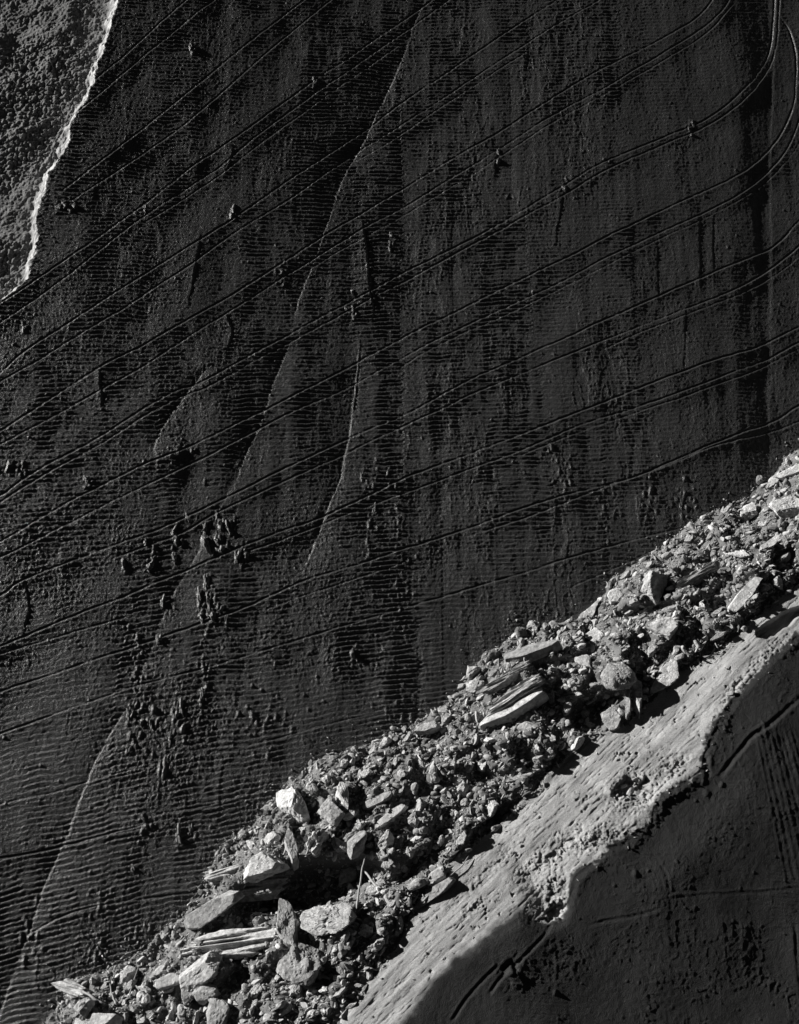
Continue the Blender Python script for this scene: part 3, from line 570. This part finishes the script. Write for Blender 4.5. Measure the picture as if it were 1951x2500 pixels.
# (photo x, y, length, width, thickness in cm, angle, tilt about own length, nose-up, shape, tint, label, short name)
HERO = [
 (424, 2080, 122, 52, 40, 43, 10, 8, 'block', 1.2, 'large pale smooth slab leaning over a black hollow near the lower left', 'big leaning slab'),
 (627, 1711, 84, 52, 50, -62, 0, 5, 'block', 1.3, 'tall pale pointed block with a pitted face at the upper edge of the heap', 'pale pointed block'),
 (732, 1695, 56, 24, 34, -72, -25, 12, 'flake', 1.25, 'pale upright flake casting a dark shadow right of the pointed block', 'pale upright flake'),
 (704, 1726, 58, 36, 30, -42, 5, 0, 'block', 1.0, 'rough grey stone between the pointed block and the upright flake', 'rough grey stone'),
 (621, 1812, 84, 26, 30, -70, -20, 10, 'flake', .95, 'long narrow grey spike standing above the great black hollow', 'narrow grey spike'),
 (677, 1793, 50, 40, 30, 58, 0, 8, 'shale', 1.15, 'ribbed pale stone right of the narrow spike', 'ribbed pale stone'),
 (760, 1797, 68, 34, 34, 52, 0, 0, 'lump', .75, 'rounded darker stone tilted up in the middle of the heap', 'rounded dark stone'),
 (725, 1800, 42, 28, 24, -40, 0, 0, 'lump', .7, 'small dark rounded stone left of the larger rounded dark stone', 'small dark rounded stone'),
 (821, 1791, 46, 28, 24, 52, 0, 14, 'block', 1.1, 'pale square-ended stone sticking out over black shadow', 'pale square-ended stone'),
 (852, 1800, 40, 14, 12, 60, 0, 14, 'flake', 1.1, 'thin pale finger of stone beside the square-ended one', 'thin pale finger'),
 (702, 1950, 116, 66, 52, 10, 0, 5, 'block', 1.15, 'broad pale boulder with a pitted face below the great black hollow', 'broad pale boulder'),
 (610, 1975, 104, 48, 46, -70, -10, 8, 'flake', .68, 'dark tapering stone standing point down beside the splintered slab', 'dark tapering stone'),
 (646, 2046, 82, 72, 50, -30, 0, 0, 'block', .72, 'big dark blunt boulder below the tapering stone', 'big dark boulder'),
 (490, 2012, 232, 44, 30, 4, 12, 2, 'shale', 1.1, 'longest splintered shale slab lying flat across the lower heap', 'long splintered slab'),
 (462, 1932, 125, 34, 22, 28, 15, 6, 'slab', 1.0, 'grey slanting slab with a black underside at the heap edge', 'grey slanting slab'),
 (548, 1884, 140, 46, 18, 4, 10, 4, 'shale', .85, 'dark layered ledge roofing the great black hollow', 'dark layered ledge'),
 (470, 1862, 90, 24, 12, 12, 10, 3, 'shale', 1.1, 'thin layered shale leaves poking out over the slope', 'thin shale leaves'),
 (563, 1846, 92, 44, 34, 18, 0, 4, 'block', 1.1, 'humped grey block on top of the layered ledge', 'humped grey block'),
 (581, 1787, 46, 22, 18, 25, 0, 5, 'block', 1.2, 'small pale wedge near the heap edge left of the spike', 'small pale wedge'),
 (183, 2142, 34, 32, 30, 60, 0, 0, 'block', 1.1, 'small squarish stone near the bottom left corner of the heap', 'small squarish stone'),
 (467, 2157, 50, 40, 36, 80, 0, 5, 'block', .95, 'squared grey block at the bottom edge below the leaning slab', 'squared grey block'),
 (158, 2102, 80, 28, 16, -18, 0, 5, 'shale', 1.0, 'crusty flat plate at the far lower left tip of the heap', 'crusty flat plate'),
 (200, 2176, 110, 24, 16, 6, 0, 0, 'slab', 1.1, 'pale flat slab cut off by the bottom edge at left', 'pale bottom slab'),
 (272, 2072, 40, 34, 26, 30, 0, 0, 'lump', 1.1, 'pale crumbling clod at the upper edge of the lower left tip', 'pale crumbling clod'),
 (337, 2075, 42, 17, 13, 30, 0, 5, 'slab', 1.1, 'slim pale lath of stone left of the leaning slab', 'slim pale lath'),
 (362, 2087, 52, 24, 14, 20, 0, 5, 'slab', 1.1, 'flat grey plate touching the foot of the leaning slab', 'flat grey plate'),
 (308, 2106, 32, 14, 12, -15, 0, 0, 'lump', 1.1, 'short pale rod-shaped stone in the lower left rubble', 'short rod-shaped stone'),
 (365, 2106, 40, 13, 12, 20, 0, 0, 'flake', 1.1, 'thin sliver just under the flat grey plate', 'thin sliver'),
 (308, 2126, 32, 26, 22, -50, 0, 0, 'lump', 1.15, 'pale rounded cobble below the rod-shaped stone', 'pale rounded cobble'),
 (445, 2116, 50, 36, 26, 20, 0, 0, 'block', .8, 'dull grey stone tucked under the foot of the leaning slab', 'dull grey stone'),
 (1096, 1517, 138, 30, 30, 18, -14, 8, 'slab', 1.15, 'lowest of the parallel long slabs with a bright blunt end', 'lowest parallel slab'),
 (1106, 1478, 138, 32, 22, 23, -14, 8, 'shale', 1.0, 'middle of the parallel long slabs split along its beds', 'middle parallel slab'),
 (1092, 1438, 130, 22, 18, 20, -14, 8, 'shale', .9, 'upper of the parallel long slabs with a ragged edge', 'upper parallel slab'),
 (1135, 1392, 112, 34, 20, 8, -22, 8, 'slab', .6, 'dark slab over a black gap above the parallel slabs', 'dark capping slab'),
 (1178, 1374, 42, 17, 15, -35, 0, 5, 'lump', 1.15, 'small smooth pale bar above the parallel slabs', 'small smooth bar'),
 (1255, 1308, 68, 26, 14, 50, 10, 8, 'flake', 1.3, 'bright smooth shard jutting out over the dark slope', 'bright jutting shard'),
 (1274, 1357, 46, 38, 22, -55, 0, 5, 'block', 1.15, 'pale four-sided plate below the jutting shard', 'four-sided plate'),
 (1138, 1334, 34, 28, 26, 70, 0, 0, 'block', .8, 'grey chunk at the heap edge above the capping slab', 'grey edge chunk'),
 (1108, 1346, 30, 28, 26, 0, 0, 0, 'lump', .35, 'nearly black round clod at the heap edge', 'black round clod'),
 (1012, 1432, 34, 28, 28, 80, 0, 0, 'block', .9, 'grey lump at the heap edge left of the parallel slabs', 'grey edge lump'),
 (1314, 1441, 82, 60, 46, -15, 0, 6, 'lump', .85, 'large rough boulder overhanging a black cavity', 'overhanging boulder'),
 (1357, 1478, 86, 26, 30, -86, -15, 10, 'flake', 1.2, 'pale blade of stone standing upright beside the bank', 'upright pale blade'),
 (1412, 1447, 82, 38, 20, 44, 10, 6, 'slab', 1.15, 'smooth pale slab leaning on the bank right of the upright blade', 'smooth bank slab'),
 (1304, 1530, 50, 38, 18, 70, 0, 8, 'slab', .7, 'dim grey plate at the foot of the cavity', 'dim grey plate'),
 (1338, 1506, 60, 13, 16, 80, 0, 8, 'flake', .8, 'thin dark upright splinter left of the pale blade', 'thin dark splinter'),
 (1231, 1583, 38, 18, 16, 42, 0, 4, 'lump', 1.2, 'pale oval pebble lying at the edge of the bank', 'pale oval pebble'),
 (1120, 1552, 62, 28, 20, 0, 0, 4, 'block', 1.1, 'jagged pale chunk under the lowest parallel slab', 'jagged pale chunk'),
 (1249, 1414, 50, 27, 18, -50, 0, 8, 'flake', 1.2, 'pale triangular shard above the rough boulder', 'pale triangular shard'),
 (1385, 1252, 80, 62, 46, 62, -52, 10, 'block', .95, 'big tilted block with a bright left face and black right face', 'big tilted block'),
 (1313, 1271, 50, 30, 26, 8, 0, 0, 'block', 1.35, 'very pale squat stone left of the tilted block', 'pale squat stone'),
 (1491, 1228, 96, 22, 22, 22, -20, 5, 'shale', .55, 'dark bark-like length of shale lying in the upper heap', 'dark bark-like shale'),
 (1578, 1180, 76, 18, 16, -20, 0, 5, 'lump', 1.4, 'curved whitish slab over a dark gap in the upper heap', 'curved whitish slab'),
 (1590, 1093, 46, 38, 34, 20, 0, 0, 'block', 1.15, 'pale blocky boulder near the upper edge at right', 'pale blocky boulder'),
 (1680, 1079, 76, 46, 38, 18, 0, 4, 'block', 1.55, 'brightest white boulder at the right edge of the picture', 'bright white boulder'),
 (1649, 1027, 54, 26, 16, 48, 0, 8, 'flake', 1.15, 'grey sharp shard at the top of the heap at right', 'sharp grey shard'),
 (1622, 1022, 24, 22, 20, 0, 0, 0, 'lump', .5, 'small dark knob beside the sharp shard', 'small dark knob'),
 (1688, 1008, 66, 20, 14, 20, 0, 4, 'slab', 1.25, 'pale plank-like slab at the top right end of the heap', 'pale plank-like slab'),
 (1635, 1163, 66, 18, 14, 26, 0, 4, 'slab', 1.0, 'grey lath right of the curved whitish slab', 'grey lath'),
 (1658, 1200, 60, 20, 14, 38, -30, 6, 'slab', .45, 'dark sunken plate near the right edge', 'dark sunken plate'),
 (1585, 1268, 96, 30, 18, 44, 8, 4, 'slab', 1.05, 'long slanting slab along the bank side of the upper heap', 'long slanting slab'),
 (1415, 1335, 48, 44, 30, 60, 0, 0, 'block', 1.1, 'pale broken chunk in the middle of the upper heap', 'pale broken chunk'),
 (929, 1901, 92, 20, 16, 42, 0, 4, 'slab', .7, 'dark narrow slab lying along the bank edge', 'dark narrow slab'),
 (926, 1868, 50, 28, 20, 30, 0, 4, 'block', .85, 'flat grey stone above the narrow bank-edge slab', 'flat grey stone'),
 (886, 1886, 54, 22, 18, 18, 0, 4, 'lump', .75, 'dull elongated stone left of the narrow bank-edge slab', 'dull elongated stone'),
 (913, 1551, 52, 22, 20, 25, 0, 4, 'slab', 1.0, 'smooth grey bar at the heap edge under the dark slope', 'smooth grey bar'),
 (822, 1581, 26, 20, 20, 45, 0, 0, 'lump', 1.0, 'lone rounded stone perched on the upper heap edge', 'lone perched stone'),
 (966, 1628, 34, 11, 10, 65, 0, 6, 'flake', 1.25, 'little pale sliver standing in fine rubble', 'little pale sliver'),
 (926, 1658, 24, 22, 20, 0, 0, 0, 'lump', 1.2, 'small pale round cobble in fine rubble', 'small round cobble'),
 (806, 1704, 58, 20, 16, 25, 0, 4, 'slab', 1.0, 'flat slab right of the pale upright flake', 'flat slab'),
 (744, 1737, 42, 16, 16, 30, 0, 4, 'lump', 1.2, 'pale elongated stone just below the upright flake', 'pale elongated stone'),
 (835, 1738, 70, 15, 12, 36, 0, 4, 'slab', 1.0, 'long thin splinter slanting up through the rubble', 'long thin splinter'),
 (744, 1861, 46, 34, 28, 20, 0, 0, 'block', 1.05, 'knobbly pale stone left of the wooden stick', 'knobbly pale stone'),
 (538, 1800, 36, 16, 20, -55, 0, 8, 'block', 1.2, 'thin pale wedge near the left heap edge', 'thin pale wedge'),
]
rock_n = 0; placed = []
for i, (px, py, L_, W_, T_, an, tx, ty, kd, tint, lab, short) in enumerate(HERO):
    v, f_ = rock_shape(5 if L_ > 70 else 4, 300+i, (L_*.0106*(.96 if kd == 'block' else .9 if kd == 'lump' else 1.05), W_*.0112*(.96 if kd == 'block' else .9 if kd == 'lump' else 1.05), T_*.0108), kd)
    me = mesh_np('rock', v, f_, M_rock, False, {'tint': np.full(len(v), tint)})
    o = link('rock', me, lab, 'rock', 'large broken stones in the rubble heap')
    a, b, z = sample(px, py)
    o.matrix_world = Matrix.Translation((a, b-.004*T_*.4, z+T_*.0108*(.36 if kd in ('shale', 'slab') else .22))) @ SLOPE @ Matrix.Rotation(R(an), 4, 'Z') @ Matrix.Rotation(R(tx), 4, 'X') @ Matrix.Rotation(R(-ty), 4, 'Y') 
    placed.append((px, py, L_/2, short))
# 225 smaller individual stones, sharing 36 shapes
rs = np.random.RandomState(5)
PROT = []
for k in range(36):
    kd = ['block', 'slab', 'lump', 'flake', 'slab', 'slab', 'flake', 'block', 'flake'][k % 9]
    dm = {'block': (1, .72, .6), 'slab': (1, .5, .24), 'lump': (1, .75, .6), 'flake': (1, .42, .3)}[kd]
    v, f_ = rock_shape(4, 900+k, dm, kd, .06); PROT.append((kd, mesh_np('stone', v, f_, M_rock, False, {'tint': np.full(len(v), rs.uniform(.7, 1.25))})))
EUp = [(60, 2240), (110, 2150), (130, 2095), (250, 2050), (330, 2008), (395, 1930), (440, 1850), (500, 1785), (555, 1725), (600, 1690), (650, 1640), (740, 1600), (820, 1572), (900, 1540), (950, 1500), (1000, 1430), (1040, 1385), (1120, 1332), (1220, 1320), (1270, 1290), (1300, 1240), (1400, 1172), (1490, 1112), (1570, 1070), (1640, 1012), (1704, 950), (1800, 880)]
ELp = [(640, 2300), (730, 2185), (790, 2100), (850, 2010), (895, 1930), (945, 1862), (1020, 1790), (1120, 1700), (1200, 1615), (1260, 1565), (1330, 1545), (1390, 1500), (1440, 1442), (1540, 1385), (1600, 1330), (1704, 1245), (1800, 1170)]
eux, euy = np.array(EUp).T; elx, ely = np.array(ELp).T
cand = []; tries = 0
while len(cand) < 227 and tries < 20000:
    tries += 1
    px = rs.uniform(110, 1700); lo_ = np.interp(px, eux, euy)+6; hi_ = min(2178, np.interp(px, elx, ely) if px > 640 else 2178)-8
    if hi_ <= lo_: continue
    py = rs.uniform(lo_, hi_)
    if rs.rand() > (hi_-lo_)/400: continue
    s = 16+24*rs.rand()**2.2
    if any(math.hypot(px-q[0], py-q[1]) < q[2]*.85+s*.45 for q in placed): continue
    placed.append((px, py, s/2, None)); cand.append((px, py, s))
heroes = [p for p in placed if p[3]]
DIRS = ['right of', 'above and right of', 'above', 'above and left of', 'left of', 'below and left of', 'below', 'below and right of']
ADJ = {'block': 'angular', 'slab': 'flat', 'lump': 'rounded', 'flake': 'splintered'}
bins = {}
for c in cand:
    px, py, s = c; k = rs.randint(36); kd, me = PROT[k]
    h = min(heroes, key=lambda q: math.hypot(px-q[0], py-q[1]))
    d8 = int(round(math.degrees(math.atan2(-(py-h[1]), px-h[0]))/45)) % 8
    bins.setdefault((h[3], d8), []).append((math.hypot(px-h[0], py-h[1]), px, py, s, kd, me))
RANK = ['nearest', 'second nearest', 'third nearest', 'fourth nearest', 'fifth nearest', 'sixth nearest', 'seventh nearest']
for (hn, d8), L_ in bins.items():
    L_.sort(key=lambda t: t[0])
    for r_, (_, px, py, s, kd, me) in enumerate(L_):
        pre = '' if len(L_) == 1 else RANK[r_]+' '
        lab = f"{pre}small {ADJ[kd]} stone {DIRS[d8]} the {hn}"
        o = link('stone', me, lab, 'stone', 'smaller stones in the rubble heap')
        a, b, z = sample(px, py); q = s*.0112
        o.matrix_world = Matrix.Translation((a, b, z+q*.12)) @ SLOPE @ Matrix.Rotation(R(rs.normal(28, 38)), 4, 'Z') @ Matrix.Rotation(R(rs.normal(0, 18)), 4, 'X') @ Matrix.Rotation(R(rs.normal(-8, 16)), 4, 'Y') @ Matrix.Diagonal((q, q*rs.uniform(.8, 1.15), q*rs.uniform(.8, 1.2), 1))

# fine rubble nobody could count: one mesh
def rubble(n_t, n_m):
    VS, FS, TS, off = [], [], [], 0
    for (n, lv, smin, smax, pw) in [(n_t, 1, .028, .085, 1.5), (n_m, 2, .07, .23, 1.9)]:
        protos = []
        for k in range(30):
            kd = ['block', 'slab', 'flake', 'slab', 'block', 'flake'][k % 6]; dm = {'block': (1, .62, .5), 'slab': (1, .52, .17), 'lump': (1, .8, .65), 'flake': (1, .34, .14)}[kd]
            protos.append(rock_shape(lv, 2000+k+lv*50, dm, kd, .02))
        # scatter over the heap, a few strays past its edges
        m = int(n*6); a = rs.uniform(xs[0]+.1, xs[-1]-.1, m); b = rs.uniform(ys[0]+.1, ys[-1]-.1, m)
        i, j = hz(a, b); u = dU[j, i]; l = dL[j, i]
        dens = np.where((u > -.02) & (l > -.03), 1.0, 0)
        dens = np.maximum(dens, np.where((u <= 0) & (u > -.5), .28*np.exp(u/.11), 0))
        dens = np.maximum(dens, np.where((l <= 0) & (u > 0) & (l > -.7), .06*np.exp(l/.2), 0))
        dens = np.maximum(dens, np.where((u > 0) & (np.abs(dC[j, i]) < .16) & (a > 3.2), .07, 0))
        dens = np.maximum(dens, .22*(rough[j, i] > .45)*(u > 0))
        dens = np.maximum(dens, np.where((u > 0) & (l < -.3) & (dC[j, i] > 0), .010, 0))
        vis = (np.abs(a) < 9.8)
        keep = (rs.rand(m) < dens) & vis; a, b, i, j = a[keep][:n], b[keep][:n], i[keep][:n], j[keep][:n]
        for k in range(len(a)):
            v, f_ = protos[rs.randint(30)]
            s = smin+(smax-smin)*rs.rand()**pw
            if dens[keep][k] < .2: s = min(s, .06)
            al, be, ga = R(rs.normal(30, 45)), R(rs.normal(0, 38)), R(rs.normal(0, 32))
            ca, sa, cb, sb, cg, sg = math.cos(al), math.sin(al), math.cos(be), math.sin(be), math.cos(ga), math.sin(ga)
            Rm = np.array([[ca, -sa, 0], [sa, ca, 0], [0, 0, 1]])@np.array([[1, 0, 0], [0, cb, -sb], [0, sb, cb]])@np.array([[cg, 0, sg], [0, 1, 0], [-sg, 0, cg]])
            w_ = (v*s)@(SL3@Rm).T + (a[k], b[k], Z[j[k], i[k]]+s*.15)
            VS.append(w_.astype(F)); FS.append(f_+off); off += len(v); TS.append(np.full(len(v), rs.uniform(.35, 1.35), F))
    return np.vstack(VS), np.vstack(FS), np.concatenate(TS)
v, f_, t_ = rubble(38000, 11000)
link('rubble', mesh_np('rubble', v, f_, M_fine, False, {'tint': t_}), 'fine crushed pale rubble filling the diagonal heap', 'rubble', None, 'stuff')

# ------------------------------------------------------------------ mud lumps stuck to the slope
MUD = [(470, 1118, 12, 26, 'upper right lump of the dark cluster above the fifth tyre line from the bottom'), (437, 1125, 11, 30, ''), (440, 1160, 13, 34, ''), (462, 1150, 12, 20, ''), (484, 1128, 8, 18, ''), (470, 1175, 10, 16, ''),
       (399, 1100, 8, 34, ''), (372, 1190, 7, 26, ''), (374, 1140, 9, 26, ''), (318, 1210, 13, 22, ''), (263, 1200, 6, 18, ''), (310, 1158, 8, 14, ''), (368, 1133, 6, 14, ''), (505, 1190, 7, 24, ''),
       (425, 1265, 7, 36, ''), (440, 1240, 8, 40, ''), (445, 1285, 8, 40, ''), (470, 1300, 10, 20, ''), (455, 1315, 12, 14, ''), (430, 1320, 7, 30, ''), (385, 1515, 8, 22, ''), (374, 1528, 8, 16, ''), (432, 1475, 6, 22, ''),
       (275, 1520, 7, 26, ''), (322, 1545, 6, 22, ''), (276, 1600, 6, 16, ''), (303, 1540, 7, 12, ''), (362, 1580, 6, 24, ''), (345, 1285, 7, 16, ''), (338, 1365, 7, 18, ''), (800, 1080, 6, 26, ''), (772, 1015, 5, 22, ''), (828, 1005, 5, 22, ''),
       (848, 1105, 8, 10, ''), (752, 1395, 8, 12, ''), (818, 1385, 7, 12, ''), (380, 1785, 8, 22, ''), (406, 1772, 4, 20, ''), (284, 1848, 8, 16, ''), (185, 1020, 10, 14, ''), (835, 500, 10, 14, ''), (782, 568, 5, 16, ''), (752, 622, 7, 12, ''),
       (738, 658, 7, 10, ''), (495, 447, 8, 14, ''), (309, 448, 4, 20, ''), (408, 95, 8, 14, ''), (1063, 322, 5, 16, ''), (1207, 380, 6, 10, ''), (1477, 262, 7, 14, ''), (1137, 623, 6, 12, ''), (1452, 1082, 6, 12, ''), (1450, 1095-15, 4, 8, ''), (1183, 1973, 8, 10, '')]
MUD = MUD[:-2]
MP = [mesh_np('lump', *rock_shape(4, 5000+k, (1, 1, .9), 'lump', .45), M_mud, True) for k in range(8)]
LM = [(470, 1145, 'the upper dark mud cluster'), (450, 1280, 'the lower dark mud cluster'), (374, 1140, 'the thin mud run left of the upper mud cluster'), (318, 1200, 'the far left mud patch above the long groove'), (380, 1540, 'the scattered mud right of the lowest mud run'), (285, 1560, 'the lowest mud run'),
      (340, 1320, 'the sparse mud between the tyre lines at lower left'), (810, 1050, 'the mud spots at the centre of the slope'), (790, 1390, 'the bare lower middle slope'), (390, 1785, 'the small mud group near the lower left facet'), (284, 1848, 'the lower left slope'), (185, 1020, 'the left side of the slope'),
      (770, 600, 'the vertical crack in the upper slope'), (835, 500, 'the upper slope right of the vertical crack'), (495, 447, 'the dark upper left tyre lines'), (309, 448, 'the dark slope near the left rim'), (408, 95, 'the top left of the slope'), (1063, 322, 'the upper middle ripples'),
      (1207, 380, 'the tyre line at upper right centre'), (1477, 262, 'the right-hand curving tyre line'), (1137, 623, 'the right middle slope'), (1452, 1082, 'the slope just above the rubble')]
MB = {}
for i, (px, py, wd, ht, _) in enumerate(MUD):
    h = min(LM, key=lambda q: math.hypot(px-q[0], py-q[1])); MB.setdefault(h[2], []).append((ht*wd, px, py, wd, ht, i))
ORD = ['largest', 'second largest', 'third largest', 'fourth largest', 'fifth largest', 'sixth largest', 'seventh largest', 'eighth largest', 'ninth largest']
for nm, L_ in MB.items():
    L_.sort(reverse=True)
    for r_, (_, px, py, wd, ht, i) in enumerate(L_):
        pre = 'single' if len(L_) == 1 else ORD[min(r_, 8)]
        o = link('mud_lump', MP[i % 8], f"{pre} raised mud lump in {nm}", 'mud lump', 'mud lumps stuck to the scraped slope')
        a, b, z = sample(px, py)
        o.matrix_world = Matrix.Translation((a, b, z)) @ Matrix.Rotation(R(rs.normal(0, 8)), 4, 'Z') @ Matrix.Diagonal((wd*.0088, ht*.0100, wd*.0040, 1))

# ------------------------------------------------------------------ sticks and roots
def stick(name, pts, r, lab, cat, lift=.05, m=M_wood):
    pts = [sample(p[0], p[1]) for p in pts]; P = np.array([(a, b, z) for a, b, z in pts]); P[:, 2] = np.maximum(P[:, 2], 0)
    lo_ = np.linspace(P[0, 2], P[-1, 2], len(P)); P[:, 2] = np.maximum(P[:, 2], lo_)+lift
    t = np.linspace(0, 1, len(P)); tt = np.linspace(0, 1, 26); Cn = np.stack([np.interp(tt, t, P[:, k]) for k in range(3)], 1)
    Cn += .35*r*np.stack([vn(tt*6, tt*0+k, k+1) for k in range(3)], 1)
    d_ = np.gradient(Cn, axis=0); d_ /= np.linalg.norm(d_, axis=1)[:, None]
    n1 = np.cross(d_, (0, 0, 1)); n1 /= np.linalg.norm(n1, axis=1)[:, None]; n2 = np.cross(d_, n1)
    V_ = []
    for k in range(26):
        rr = r*(1-.6*tt[k])*(1+.25*vn(tt[k:k+1]*20, tt[k:k+1]*0, 9)[0])*(0.15 if k in (0, 25) else 1)
        for a in range(8):
            c = math.cos(a*math.pi/4); s = math.sin(a*math.pi/4); V_.append(Cn[k]+(n1[k]*c+n2[k]*s)*rr)
    Fq = [[k*8+a, k*8+(a+1) % 8, (k+1)*8+(a+1) % 8, (k+1)*8+a] for k in range(25) for a in range(8)]
    return link(name, mesh_np(name, np.array(V_), np.array(Fq), m, True), lab, cat)
stick('stick', [(761, 1940), (768, 1900), (776, 1860), (780, 1830)], .022, 'thin pale stick standing out of the middle of the rubble', 'stick', .22)
stick('stick', [(278, 2121), (288, 2092), (298, 2060)], .014, 'fine straight twig in the lower left rubble beside the pale clod', 'stick', .10)
stick('root', [(224, 2142), (198, 2126), (172, 2111), (165, 2100)], .03, 'crooked root running under the crusty plate at lower left', 'root', .06)
stick('root', [(250, 2142), (240, 2120), (236, 2096)], .022, 'short bent root right of the crusty plate', 'root', .06)
stick('root', [(809, 1898), (790, 1876), (772, 1855), (756, 1840)], .026, 'thick curved root crossing behind the thin pale stick', 'root', .06)
stick('stick', [(900, 1925), (925, 1898), (985, 1848), (1000, 1825)], .016, 'thin dark twig along the bank edge of the rubble', 'stick', .08)

# ------------------------------------------------------------------ tilt the whole site
bpy.context.view_layer.update()
for o in sc.objects:
    if o.type == 'MESH': o.matrix_world = ROT @ o.matrix_world
print('done', round(time.time()-T0, 1), 'objects', len(sc.objects))
